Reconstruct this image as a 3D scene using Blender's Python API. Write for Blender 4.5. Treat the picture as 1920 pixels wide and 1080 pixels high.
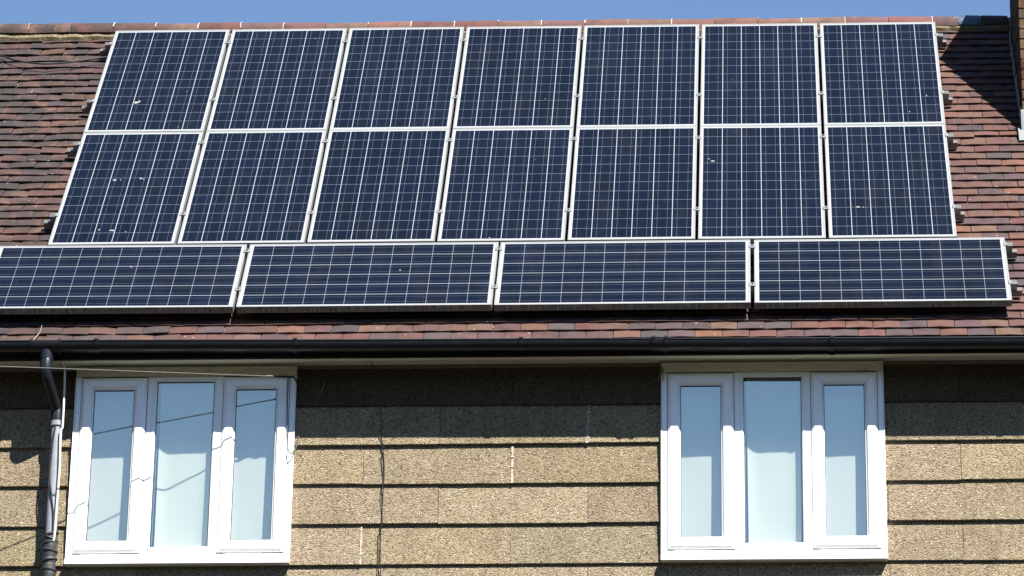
import bpy, bmesh, math, random
from math import radians, sin, cos, pi
from mathutils import Vector, Matrix

for o in list(bpy.data.objects):
    bpy.data.objects.remove(o, do_unlink=True)
scene = bpy.context.scene
COL = scene.collection

# ------------------------------------------------------------------ camera
Z0 = 5.9                                    # height of the panel field's lower edge above the ground at the house
A = 0.8727                                  # roof pitch (50 degrees)
CA, SA = cos(A), sin(A)
CAMP = Vector((4.5269, -23.9735, -9.4841 + Z0))
YAW, PITCH, ROLL = 0.0332, 0.4189, -0.0031
R = Matrix.Rotation(YAW, 3, 'Z') @ Matrix.Rotation(PITCH, 3, 'X') @ Matrix.Rotation(ROLL, 3, 'Y')
right, fwd, up = R.col[0], R.col[1], R.col[2]
M = Matrix((right, up, -fwd)).transposed().to_4x4()
M.translation = CAMP
cd = bpy.data.cameras.new('camera')
cam = bpy.data.objects.new('camera', cd)
COL.objects.link(cam)
cam.matrix_world = M
cd.sensor_width = 36.0
cd.lens = 7625.43 / 1920 * 36
cd.shift_x = -228.86 / 1920
cd.shift_y = -414.77 / 1920
cd.clip_start = 0.1
cd.clip_end = 6000
scene.camera = cam

# ------------------------------------------------------------------ light
SUN = Vector((0.35013, -0.51707, 0.78106))  # towards the sun
w = bpy.data.worlds.new('World')
scene.world = w
w.use_nodes = True
wn = w.node_tree.nodes
sky = wn.new('ShaderNodeTexSky')
sky.sky_type = 'NISHITA'
sky.sun_disc = False
sky.sun_elevation = radians(51.36)
sky.sun_rotation = radians(145.9)
sky.air_density = 1.0
sky.dust_density = 0.0
sky.ozone_density = 4.0
w.node_tree.links.new(sky.outputs[0], wn['Background'].inputs[0])
wn['Background'].inputs[1].default_value = 0.055
ld = bpy.data.lights.new('sun', 'SUN')
ld.energy = 5.0
ld.angle = radians(0.5)
ld.color = (1.0, 0.955, 0.88)
sun = bpy.data.objects.new('sun', ld)
COL.objects.link(sun)
sun.location = (20, -20, 40)
sun.rotation_euler = SUN.to_track_quat('Z', 'Y').to_euler()
scene.view_settings.view_transform = 'Standard'
scene.view_settings.look = 'None'
scene.view_settings.gamma = 1
scene.view_settings.use_curve_mapping = False
scene.view_settings.exposure = 1.68
scene.render.engine = 'CYCLES'
scene.cycles.max_bounces = 8
scene.cycles.transparent_max_bounces = 12

rnd = random.Random(7)

# ------------------------------------------------------------------ helpers
def P(x, y, z):
    return Vector((x, y, z + Z0))

def roof(u, v, n):                          # roof coordinates -> world
    return Vector((u, v * CA - n * SA, v * SA + n * CA + Z0))

class MB:
    """collects faces, a tint per face and a material slot per face"""
    def __init__(s):
        s.v, s.f, s.m, s.t, s.uv = [], [], [], [], {}
    def face(s, pts, m=0, t=(1, 1, 1)):
        b = len(s.v)
        s.v += [tuple(p) for p in pts]
        s.f.append(tuple(range(b, b + len(pts))))
        s.m.append(m); s.t.append(t)
    def mesh(s, verts, faces, m=0, t=(1, 1, 1)):
        b = len(s.v)
        s.v += [tuple(p) for p in verts]
        for f in faces:
            s.f.append(tuple(b + i for i in f)); s.m.append(m); s.t.append(t)
    def box(s, x0, x1, y0, y1, z0, z1, m=0, t=(1, 1, 1), fn=None):
        c = [(x, y, z) for z in (z0, z1) for y in (y0, y1) for x in (x0, x1)]
        if fn: c = [fn(*q) for q in c]
        s.mesh(c, [(0, 2, 3, 1), (4, 5, 7, 6), (0, 1, 5, 4), (2, 6, 7, 3), (0, 4, 6, 2), (1, 3, 7, 5)], m, t)
    def prism(s, prof, x0, x1, m=0, t=(1, 1, 1), fn=None, cap=True):
        """profile of (y, z) points extruded along x"""
        n = len(prof)
        v = [(x0, y, z) for y, z in prof] + [(x1, y, z) for y, z in prof]
        if fn: v = [fn(*q) for q in v]
        f = [(i, (i + 1) % n, n + (i + 1) % n, n + i) for i in range(n)]
        if cap: f += [tuple(range(n - 1, -1, -1)), tuple(range(n, 2 * n))]
        s.mesh(v, f, m, t)
    def tube(s, pts, r, seg=10, m=0, t=(1, 1, 1), cap=True):
        pts = [Vector(p) for p in pts]
        rs = r if isinstance(r, (list, tuple)) else [r] * len(pts)
        rings, prev = [], None
        for i, p in enumerate(pts):
            d = (pts[min(i + 1, len(pts) - 1)] - pts[max(i - 1, 0)]).normalized()
            if prev is None:
                a = Vector((0, 0, 1)) if abs(d.z) < .9 else Vector((1, 0, 0))
                x = d.cross(a).normalized()
            else:
                x = (prev - d * prev.dot(d)).normalized()
            prev = x
            y = d.cross(x)
            rings.append([p + (x * cos(2 * pi * k / seg) + y * sin(2 * pi * k / seg)) * rs[i] for k in range(seg)])
        v = [q for g in rings for q in g]
        f = [(i * seg + k, i * seg + (k + 1) % seg, (i + 1) * seg + (k + 1) % seg, (i + 1) * seg + k)
             for i in range(len(pts) - 1) for k in range(seg)]
        if cap: f += [tuple(range(seg - 1, -1, -1)), tuple(range(len(v) - seg, len(v)))]
        s.mesh(v, f, m, t)
    def build(s, name, mats, parent=None, smooth=False, bevel=0, loc=None, fix=True):
        me = bpy.data.meshes.new(name)
        me.from_pydata(s.v, [], s.f)
        mats = mats if isinstance(mats, (list, tuple)) else [mats]
        for m in mats: me.materials.append(m)
        me.polygons.foreach_set('material_index', s.m)
        at = me.color_attributes.new('tint', 'FLOAT_COLOR', 'CORNER')
        vals = []
        for p, t in zip(me.polygons, s.t):
            vals += [t[0], t[1], t[2], 1.0] * p.loop_total
        at.data.foreach_set('color', vals)
        if fix:
            bm = bmesh.new(); bm.from_mesh(me)
            bmesh.ops.recalc_face_normals(bm, faces=bm.faces)
            bm.to_mesh(me); bm.free()
        if smooth:
            me.polygons.foreach_set('use_smooth', [True] * len(me.polygons))
        o = bpy.data.objects.new(name, me)
        COL.objects.link(o)
        if parent: o.parent = parent
        if loc: o.location = loc
        if bevel:
            b = o.modifiers.new('bevel', 'BEVEL'); b.width = bevel; b.segments = 2; b.limit_method = 'ANGLE'
        if smooth:
            e = o.modifiers.new('split', 'EDGE_SPLIT'); e.split_angle = radians(40)
        return o

def tag(o, label=None, cat=None, group=None, kind=None):
    if label: o['label'] = label
    if cat: o['category'] = cat
    if group: o['group'] = group
    if kind: o['kind'] = kind
    return o

def empty(name, loc=(0, 0, 0)):
    o = bpy.data.objects.new(name, None)
    COL.objects.link(o); o.location = loc
    o.empty_display_size = .2
    return o

def smoothpath(pts, n=8):
    """Catmull-Rom through the points"""
    pts = [Vector(p) for p in pts]
    out = []
    for i in range(len(pts) - 1):
        p0, p1, p2, p3 = pts[max(i - 1, 0)], pts[i], pts[i + 1], pts[min(i + 2, len(pts) - 1)]
        for k in range(n):
            t = k / n
            out.append(.5 * ((2 * p1) + (p2 - p0) * t + (2 * p0 - 5 * p1 + 4 * p2 - p3) * t * t + (3 * p1 - p0 - 3 * p2 + p3) * t ** 3))
    out.append(pts[-1])
    return out

# ------------------------------------------------------------------ materials
class N:
    def __init__(s, name):
        s.mat = bpy.data.materials.new(name); s.mat.use_nodes = True
        s.nt = s.mat.node_tree; s.n = s.nt.nodes
        s.bsdf = s.n['Principled BSDF']
    def new(s, typ, **kw):
        o = s.n.new(typ)
        for k, v in kw.items(): setattr(o, k, v)
        return o
    def link(s, a, b): s.nt.links.new(a, b)
    def val(s, sock, v):
        if hasattr(v, 'is_linked'): s.link(v, sock)
        else: sock.default_value = v
    def math(s, op, a, b=0.0, c=None):
        o = s.new('ShaderNodeMath', operation=op)
        s.val(o.inputs[0], a); s.val(o.inputs[1], b)
        if c is not None: s.val(o.inputs[2], c)
        return o.outputs[0]
    def mix(s, f, a, b, blend='MIX'):
        o = s.new('ShaderNodeMix', data_type='RGBA', blend_type=blend)
        s.val(o.inputs[0], f)
        s.val(o.inputs[6], a if hasattr(a, 'is_linked') else (*a, 1))
        s.val(o.inputs[7], b if hasattr(b, 'is_linked') else (*b, 1))
        return o.outputs[2]
    def obj(s): return s.new('ShaderNodeTexCoord').outputs['Object']
    def geo(s): return s.new('ShaderNodeNewGeometry').outputs['Position']
    def noise(s, vec, scale, detail=4, rough=.55, color=False):
        o = s.new('ShaderNodeTexNoise'); o.inputs['Scale'].default_value = scale
        o.inputs['Detail'].default_value = detail; o.inputs['Roughness'].default_value = rough
        if vec is not None: s.link(vec, o.inputs['Vector'])
        return o.outputs['Color' if color else 'Fac']
    def voro(s, vec, scale, out='Distance', feature='F1', rand=1.0):
        o = s.new('ShaderNodeTexVoronoi', feature=feature); o.inputs['Scale'].default_value = scale
        o.inputs['Randomness'].default_value = rand
        if vec is not None: s.link(vec, o.inputs['Vector'])
        return o.outputs[out]
    def ramp(s, f, stops, interp='LINEAR'):
        o = s.new('ShaderNodeValToRGB'); o.color_ramp.interpolation = interp
        e = o.color_ramp.elements
        while len(e) < len(stops): e.new(.5)
        for k, (p, c) in enumerate(stops):
            e[k].position = p; e[k].color = (*c, 1) if len(c) == 3 else c
        s.link(f, o.inputs[0]); return o.outputs[0]
    def step(s, f, lo, hi):
        o = s.new('ShaderNodeMapRange'); o.interpolation_type = 'SMOOTHSTEP'
        s.link(f, o.inputs[0]); o.inputs[1].default_value = lo; o.inputs[2].default_value = hi
        return o.outputs[0]
    def tint(s):
        o = s.new('ShaderNodeVertexColor', layer_name='tint'); return o.outputs[0]
    def scale(s, vec, sc):
        o = s.new('ShaderNodeMapping'); s.link(vec, o.inputs[0]); o.inputs['Scale'].default_value = sc
        return o.outputs[0]
    def bump(s, h, strength, dist):
        o = s.new('ShaderNodeBump'); o.inputs['Strength'].default_value = strength
        o.inputs['Distance'].default_value = dist
        s.link(h, o.inputs['Height']); s.link(o.outputs[0], s.bsdf.inputs['Normal'])
    def set(s, color=None, rough=None, metal=None, spec=None, **kw):
        b = s.bsdf.inputs
        if color is not None: s.val(b['Base Color'], color if hasattr(color, 'is_linked') else (*color, 1))
        if rough is not None: s.val(b['Roughness'], rough)
        if metal is not None: s.val(b['Metallic'], metal)
        if spec is not None: s.val(b['Specular IOR Level'], spec)
        for k, v in kw.items(): s.val(b[k], v)
        return s.mat

def mat_tile():
    m = N('clay_tile'); g = m.geo()
    t = m.tint()
    n1 = m.noise(g, 9, 5, .65)
    n2 = m.noise(g, 55, 4, .7)
    c = m.mix(m.step(n1, .40, .72), t, m.mix(1, t, (.62, .60, .66), 'MULTIPLY'))
    c = m.mix(m.math('MULTIPLY', m.step(n2, .5, .8), .45), c, (.085, .062, .048))
    n3 = m.noise(g, 130, 3, .7)
    c = m.mix(m.math('MULTIPLY', m.step(n3, .52, .72), .55), c, (.024, .017, .016))
    wx = m.noise(m.scale(g, (1, .5, .5)), 2.2, 5, .65)
    c = m.mix(m.math('MULTIPLY', m.step(wx, .45, .75), .45), c, (.050, .034, .031))
    # soot and lichen, heavier on the old left part of the roof
    sx = m.new('ShaderNodeSeparateXYZ'); m.link(g, sx.inputs[0])
    left = m.new('ShaderNodeMapRange'); m.link(sx.outputs[0], left.inputs[0])
    left.inputs[1].default_value = .9; left.inputs[2].default_value = -.3
    soot = m.step(m.noise(g, 5.5, 6, .72), .33, .58)
    c = m.mix(m.math('MULTIPLY', m.math('MULTIPLY', soot, left.outputs[0]), .86), c, (.019, .0175, .0175))
    scar = m.step(m.noise(m.scale(g, (1, .6, .6)), 17, 4, .6), .60, .70)
    c = m.mix(m.math('MULTIPLY', m.math('MULTIPLY', scar, left.outputs[0]), .6), c, (.118, .056, .032))
    lich = m.step(m.noise(g, 75, 3, .6), .64, .74)
    lmask = m.step(m.noise(g, 6, 3, .6), .5, .62)
    lich = m.math('MULTIPLY', m.math('MULTIPLY', lich, lmask), m.math('MULTIPLY_ADD', left.outputs[0], .7, .18))
    c = m.mix(lich, c, (.17, .165, .13))
    dots = m.voro(g, 22, 'Distance')
    dsel = m.math('GREATER_THAN', m.noise(g, 13, 1), .63)
    dots = m.math('MULTIPLY', m.math('LESS_THAN', dots, .11), dsel)
    c = m.mix(m.math('MULTIPLY', dots, .75), c, (.36, .36, .33))
    m.bump(m.math('ADD', m.math('MULTIPLY', n2, .6), m.noise(g, 220, 2)), .45, .003)
    return m.set(c, .86, spec=.25)

def mat_mortar():
    m = N('ridge_mortar'); g = m.geo()
    c = m.ramp(m.noise(g, 42, 6, .8), [(.30, (.0525, .0450, .0263)), (.5, (.1500, .1237, .0750)), (.75, (.2475, .2175, .1500))])
    c = m.mix(m.math('MULTIPLY', m.step(m.noise(g, 16, 3), .52, .66), .35), c, (.1275, .1087, .0263))
    m.bump(m.noise(g, 60, 5, .7), .9, .01)
    return m.set(c, .95, spec=.1)

def mat_pebble():
    m = N('pebble_dash'); g = m.geo(); t = m.tint()
    v = m.new('ShaderNodeTexVoronoi'); v.inputs['Scale'].default_value = 145; m.link(g, v.inputs['Vector'])
    sep = m.new('ShaderNodeSeparateColor'); m.link(v.outputs['Color'], sep.inputs[0])
    c = m.ramp(sep.outputs[0], [(0, (.0540, .0389, .0230)), (.07, (.1152, .0864, .0540)), (.24, (.2052, .1620, .1008)), (.60, (.2484, .2030, .1332)),
                                (.88, (.2880, .2412, .1656)), (.97, (.3312, .2880, .2088)), (1, (.4320, .4104, .3600))])
    v2 = m.new('ShaderNodeTexVoronoi'); v2.inputs['Scale'].default_value = 48; m.link(g, v2.inputs['Vector'])
    sep2 = m.new('ShaderNodeSeparateColor'); m.link(v2.outputs['Color'], sep2.inputs[0])
    # cement paste between the stones
    paste = m.step(v.outputs['Distance'], .40, .66)
    c = m.mix(m.math('MULTIPLY', paste, .38), c, (.1500, .1162, .0750))
    # sparse bigger brown stones
    big = m.math('MULTIPLY', m.math('GREATER_THAN', sep2.outputs[1], .88), m.math('LESS_THAN', v2.outputs['Distance'], .36))
    c = m.mix(m.math('MULTIPLY', big, .55), c, (.0900, .0540, .0270))
    wht = m.math('MULTIPLY', m.math('GREATER_THAN', sep2.outputs[2], .93), m.math('LESS_THAN', v2.outputs['Distance'], .28))
    c = m.mix(m.math('MULTIPLY', wht, .5), c, (.4650, .4350, .3750))
    blot = m.noise(g, 3.2, 5, .6)
    c = m.mix(1, c, m.ramp(blot, [(.25, (.84, .83, .82)), (.55, (1, 1, 1)), (.8, (1.10, 1.08, 1.05))]), 'MULTIPLY')
    c = m.mix(1, c, t, 'MULTIPLY')
    # rain streaks and damp blotches
    wet = m.noise(m.scale(g, (5, 5, .9)), 1.3, 6, .7)
    c = m.mix(m.math('MULTIPLY', m.step(wet, .50, .74), .42), c, (.085, .065, .040))
    h = m.math('SUBTRACT', 1, v.outputs['Distance'])
    m.bump(m.math('ADD', h, m.math('MULTIPLY', m.noise(g, 30, 3), .6)), .85, .006)
    return m.set(c, .92, spec=.15)

def mat_plain(name, col, rough=.5, spec=.5, metal=0, nscale=0, namt=.15, bump=0, dirt=None, dscale=6, dlo=.5, dhi=.7, dmax=.6):
    m = N(name); g = m.geo()
    c = col
    if nscale:
        f = m.noise(g, nscale, 5, .65)
        c = m.mix(f, tuple(x * (1 - namt) for x in col), tuple(min(1, x * (1 + namt)) for x in col))
    if dirt:
        c = m.mix(m.math('MULTIPLY', m.step(m.noise(g, dscale, 6, .7), dlo, dhi), dmax), c, dirt)
    if bump: m.bump(m.noise(g, nscale * 2 or 40, 4, .6), bump, .004)
    return m.set(c, rough, metal, spec)

def mat_head():
    # cream board above the windows, with algae specks
    m = N('cream_board'); g = m.geo()
    c = m.mix(m.noise(m.scale(g, (1, 1, 5)), 9, 5, .7), (.50, .47, .33), (.62, .585, .44))
    c = m.mix(m.math('MULTIPLY', m.step(m.noise(m.scale(g, (1, 1, 2.5)), 20, 5, .75), .52, .72), .6), c, (.17, .17, .085))
    c = m.mix(m.math('MULTIPLY', m.step(m.noise(g, 90, 3, .7), .66, .74), .7), c, (.05, .05, .03))
    return m.set(c, .55, spec=.35)

def mat_pvc():
    m = N('white_upvc'); g = m.geo()
    c = m.mix(m.noise(g, 7, 4), (.83, .835, .83), (.86, .865, .86))
    c = m.mix(m.math('MULTIPLY', m.step(m.noise(g, 45, 4, .75), .66, .80), .22), c, (.50, .50, .45))
    return m.set(c, .32, spec=.5, **{'Coat Weight': 1.0, 'Coat Roughness': .18})

def mat_cells():
    """polycrystalline cell sheet: u 0..6 columns, v 0..12 rows in the UV map"""
    m = N('solar_cells')
    uv = m.new('ShaderNodeUVMap').outputs[0]
    sp = m.new('ShaderNodeSeparateXYZ'); m.link(uv, sp.inputs[0])
    u, v = sp.outputs[0], sp.outputs[1]
    info = m.new('ShaderNodeObjectInfo')
    fu, fv = m.math('FRACT', u), m.math('FRACT', v)
    def near_edge(f, half):     # 1 within half of a cell border
        d = m.math('MINIMUM', f, m.math('SUBTRACT', 1, f))
        return m.math('LESS_THAN', d, half)
    def line(f, at, half):
        return m.math('LESS_THAN', m.math('ABSOLUTE', m.math('SUBTRACT', f, at)), half)
    inside = m.math('MULTIPLY',
                    m.math('MULTIPLY', m.math('GREATER_THAN', u, 0.0), m.math('LESS_THAN', u, 6.0)),
                    m.math('MULTIPLY', m.math('GREATER_THAN', v, 0.0), m.math('LESS_THAN', v, 12.0)))
    colgap, rowgap = near_edge(fu, .0145), near_edge(fv, .0115)
    bus = m.math('MAXIMUM', line(fu, .25, .0075), line(fu, .75, .0075))
    # per cell random
    cell = m.new('ShaderNodeCombineXYZ'); m.link(m.math('FLOOR', u), cell.inputs[0]); m.link(m.math('FLOOR', v), cell.inputs[1])
    m.link(m.math('MULTIPLY', info.outputs['Random'], 40), cell.inputs[2])
    wn_ = m.new('ShaderNodeTexWhiteNoise'); m.link(cell.outputs[0], wn_.inputs[0])
    cs = m.new('ShaderNodeSeparateColor'); m.link(wn_.outputs['Color'], cs.inputs[0])
    # grain of the silicon
    offs = m.new('ShaderNodeVectorMath', operation='ADD'); m.link(uv, offs.inputs[0]); m.link(wn_.outputs['Color'], offs.inputs[1])
    gr = m.new('ShaderNodeTexVoronoi'); gr.inputs['Scale'].default_value = 9; m.link(offs.outputs[0], gr.inputs['Vector'])
    gs = m.new('ShaderNodeSeparateColor'); m.link(gr.outputs['Color'], gs.inputs[0])
    base = m.mix(cs.outputs[0], (.0030, .0050, .0125), (.0046, .0074, .019))
    base = m.mix(m.math('MULTIPLY', cs.outputs[1], .45), base, (.0052, .0062, .0078))
    base = m.mix(m.math('MULTIPLY', gs.outputs[0], .5), base, (.0062, .0098, .022))
    pan = m.math('MULTIPLY_ADD', info.outputs['Random'], .35, .85)
    base = m.mix(1, base, m.mix(pan, (0, 0, 0), (.62, .62, .62)), 'MULTIPLY')
    c = m.mix(m.math('MULTIPLY', bus, .85), base, (.066, .078, .10))
    c = m.mix(rowgap, c, (.115, .132, .16))
    c = m.mix(colgap, c, (.2550, .2775, .3075))
    # white back sheet round the cells and the ribbon in its end margins
    back = m.mix(0.0, (.24, .25, .262), (.24, .25, .262))
    e = m.math('MAXIMUM', m.math('SUBTRACT', 0, v), m.math('SUBTRACT', v, 12))
    rib = m.math('MULTIPLY', m.math('GREATER_THAN', e, .045), m.math('LESS_THAN', e, .075))
    fu2 = m.math('FRACT', m.math('MULTIPLY', u, .5))
    rib = m.math('MULTIPLY', rib, m.math('MULTIPLY', m.math('GREATER_THAN', fu2, .10), m.math('LESS_THAN', fu2, .90)))
    back = m.mix(m.math('MULTIPLY', rib, .75), back, (.22, .24, .27))
    c = m.mix(inside, back, c)
    g = m.geo()
    dust = m.noise(m.scale(g, (7, 1.6, 1.6)), 1.0, 7, .72)
    c = m.mix(m.math('MULTIPLY', m.step(dust, .45, .85), .026), c, (.20, .195, .18))
    specks = m.math('MULTIPLY', m.math('LESS_THAN', m.voro(g, 17), .055), m.math('GREATER_THAN', m.noise(g, 5, 1), .66))
    c = m.mix(m.math('MULTIPLY', specks, .25), c, (.35, .35, .33))
    r = m.math('MULTIPLY_ADD', dust, .12, .10)
    return m.set(c, r, spec=.27, **{'Specular Tint': (1, .95, .80, 1)})

def mat_alu(name, col, rough, metal, dirt=.25):
    m = N(name); g = m.geo()
    c = m.mix(m.noise(g, 30, 4, .6), tuple(x * .93 for x in col), col)
    c = m.mix(m.math('MULTIPLY', m.step(m.noise(g, 14, 5, .75), .52, .75), dirt), c, (.30, .31, .28))
    return m.set(c, rough, metal, .5)

def mat_sideframe():
    # lower frame side, streaked with grime and lichen
    m = N('frame_grime'); g = m.geo()
    st = m.noise(m.scale(g, (1, .25, .25)), 55, 5, .75)
    c = m.ramp(st, [(.32, (.05, .052, .045)), (.52, (.17, .17, .14)), (.72, (.36, .36, .31))])
    return m.set(c, .7, 0, .3)

def mat_glass():
    m = N('window_glass')
    m.n.remove(m.bsdf)
    tr = m.new('ShaderNodeBsdfTransparent'); tr.inputs[0].default_value = (.90, .945, .935, 1)
    gl = m.new('ShaderNodeBsdfGlossy'); gl.inputs['Roughness'].default_value = .0
    gl.inputs[0].default_value = (.96, 1, .88, 1)
    # front and back surface of each of the two sheets of the sealed unit
    fr = m.new('ShaderNodeFresnel'); fr.inputs[0].default_value = 1.52
    geo = m.new('ShaderNodeNewGeometry')
    f = m.math('MULTIPLY', m.math('ADD', m.math('MULTIPLY', fr.outputs[0], .9), .33), m.math('SUBTRACT', 1, geo.outputs['Backfacing']))
    f = m.math('MINIMUM', f, 1)
    nz = m.noise(geo.outputs['Position'], 1.6, 2)
    bp = m.new('ShaderNodeBump'); bp.inputs['Strength'].default_value = .05; bp.inputs['Distance'].default_value = .02
    m.link(nz, bp.inputs['Height']); m.link(bp.outputs[0], gl.inputs['Normal'])
    mx = m.new('ShaderNodeMixShader'); m.link(f, mx.inputs[0]); m.link(tr.outputs[0], mx.inputs[1]); m.link(gl.outputs[0], mx.inputs[2])
    m.link(mx.outputs[0], m.n['Material Output'].inputs[0])
    return m.mat

def mat_blind(name='blind_fabric', ca=(.68, .610, .565), cb=(.72, .645, .60)):
    m = N(name); g = m.geo()
    c = m.mix(m.noise(m.scale(g, (1, 1, .15)), 14, 3), ca, cb)
    m.bump(m.noise(m.scale(g, (1, 1, .2)), 9, 2), .10, .01)
    return m.set(c, .9, spec=.1)

def mat_brick():
    m = N('chimney_brick'); g = m.geo(); t = m.tint()
    c = m.mix(m.step(m.noise(g, 30, 5, .7), .35, .7), t, m.mix(1, t, (.6, .58, .55), 'MULTIPLY'))
    m.bump(m.noise(g, 90, 4, .7), .7, .006)
    return m.set(c, .93, spec=.15)

def mat_ground():
    m = N('street_and_added_hill'); g = m.geo()
    sp = m.new('ShaderNodeSeparateXYZ'); m.link(g, sp.inputs[0])
    far = m.step(m.math('SUBTRACT', 0, sp.outputs[1]), 55, 75)
    a = m.ramp(m.noise(g, .8, 6, .65), [(.3, (.014, .0145, .014)), (.6, (.019, .0195, .019)), (.8, (.026, .025, .024))])
    b = m.ramp(m.noise(g, .12, 6, .65), [(.3, (.008, .011, .006)), (.7, (.018, .023, .011))])  # dark green for the added hill
    m.bump(m.noise(g, 30, 4), .5, .03)
    return m.set(m.mix(far, a, b), .95, spec=.1)

TILE, MORTAR, PEBBLE = mat_tile(), mat_mortar(), mat_pebble()
PVC, HEAD = mat_pvc(), mat_head()
SOFFIT = mat_plain('cream_soffit', (.78, .76, .60), .5, .4, 0, 12, .08, dirt=(.25, .24, .15), dscale=9, dlo=.55, dhi=.75, dmax=.5)
SEAL = mat_plain('window_gasket', (.03, .032, .033), .6)
CELLS = mat_cells()
FRAME = mat_alu('frame_aluminium', (.235, .246, .246), .42, .30, .22)
GRIME = mat_sideframe()
CLAMP = mat_alu('clamp_aluminium', (.2025, .2137, .2213), .42, .4, .15)
RAIL = mat_alu('rail_aluminium', (.1500, .1537, .1537), .45, .5, .3)
GLASS, BLIND = mat_glass(), mat_blind()
BLIND_GREEN = mat_blind('greenish_blind_fabric', (.69, .632, .575), (.73, .668, .61))
BLACKPVC = mat_plain('black_gutter_plastic', (.008, .010, .0125), .30, .38, 0, 30, .4, dirt=(.035, .038, .036), dscale=9, dlo=.50, dhi=.78, dmax=.25)
BLACKBOARD = mat_plain('black_painted_board', (.010, .010, .009), .6, .3, 0, 20, .4)
GREYPIPE = mat_plain('grey_pipe', (.205, .215, .245), .5, .4, 0, 16, .18, dirt=(.0540, .0540, .0540), dscale=20, dlo=.55, dhi=.75, dmax=.5)
TAPE = mat_plain('black_tape_wrap', (.020, .022, .026), .55, .5, 0, 60, .5, .6)
BRICK = mat_brick()
LEAD = mat_plain('grey_lead', (.1500, .1688, .1762), .55, .4, .1, 18, .3, .3, dirt=(.3150, .3375, .3300), dscale=10, dlo=.45, dhi=.7, dmax=.6)
SLATEBLUE = mat_plain('blue_black_ridge', (.030, .062, .105), .45, .5, 0, 25, .3, .2)
WIRE_DARK = mat_plain('black_cable', (.012, .012, .013), .5, .4)
WIRE_PALE = mat_plain('pale_wire', (.055, .055, .053), .6, .3, 0, 30, .3)
WIRE_WHITE = mat_plain('white_cable', (.5400, .5400, .5100), .45, .4, 0, 12, .1)
DROP = mat_plain('bird_dropping', (.30, .296, .285), .9, .1, 0, 120, .35, .4)
PALEJOINT = mat_plain('lime_mortar', (.34, .315, .265), .95, .1, 0, 70, .4, .6)
BROWNBOARD = mat_plain('render_wall', (.25, .20, .14), .9, .1, 0, 20, .3, .3)
GROUND = mat_ground()
TWIG = mat_plain('dry_twig', (.20, .16, .12), .9, .1)

# ------------------------------------------------------------------ ground
gm = MB()
ys = [-2500, -700, -330, -210, -150, -115, -90, -70, -60, -32, -26, -22, -18, -14, -10, -6, -3, -1.2, 0.5, 8, 30, 300, 2500]
def gz(y):
    if y > -1.2: return 0
    if y < -70: return -5.25 + 46 * min(1, (-70 - y) / 90) ** .8  # unseen hill behind the camera, added to block low sky light off the wall
    if y < -25: return -5.25
    t = (-1.2 - y) / 23.8
    return -5.25 * (3 * t * t - 2 * t ** 3) * .55 - 5.25 * t * .45
xs = [-2500, -200, -40, -15, -6, 0, 4.5, 9, 15, 30, 60, 250, 2500]
gv = [(x, y, gz(y)) for y in ys for x in xs]
nx = len(xs)
gm.mesh(gv, [(j * nx + i, j * nx + i + 1, (j + 1) * nx + i + 1, (j + 1) * nx + i) for j in range(len(ys) - 1) for i in range(nx - 1)])
tag(gm.build('ground', GROUND), kind='structure')

# ------------------------------------------------------------------ house
house = tag(empty('house', (3.4, -.3, 0)), 'tan pebble dashed house with a red brown plain tiled roof and two white windows', 'house')
HL = Vector((-3.4, .3, 0))
def part(mb, name, mats, parent=None, **kw):
    o = mb.build(name, mats, parent or house, **kw)
    if parent is None: o.location = HL
    return o

XL, XR = -3.0, 9.2
WINX = (0.298, 3.918)
WW = 1.359
ZT, ZB = -.957, -2.186                      # window frame top and bottom (sill below)

# inner wall shell with the two openings, side and back walls
wm = MB()
yi, yo = -.12, -.272
edges = [XL] + [e for x in WINX for e in (x + .02, x + WW - .02)] + [XR]
for a_, b_ in zip(edges[::2], edges[1::2]):
    wm.box(a_, b_, yo, yi, -5.9, -.90, fn=P)
for x in WINX:
    wm.box(x + .02, x + WW - .02, yo, yi, -5.9, ZB - .015, fn=P)
YR = 3.40 * CA + .10 * SA                   # ridge line in y
ZR = 3.40 * SA - .10 * CA
YB = 2 * YR + .30
wm.box(XL, XR, YB - .15, YB, -5.9, -.90, fn=P)
for x0, x1 in ((XL, XL + .15), (XR - .15, XR)):
    wm.prism([(yi, -5.9), (YB - .15, -5.9), (YB - .15, -.90), (YR, ZR - .16), (yi, -.75)], x0, x1, fn=P)
part(wm, 'wall', BROWNBOARD)

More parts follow.
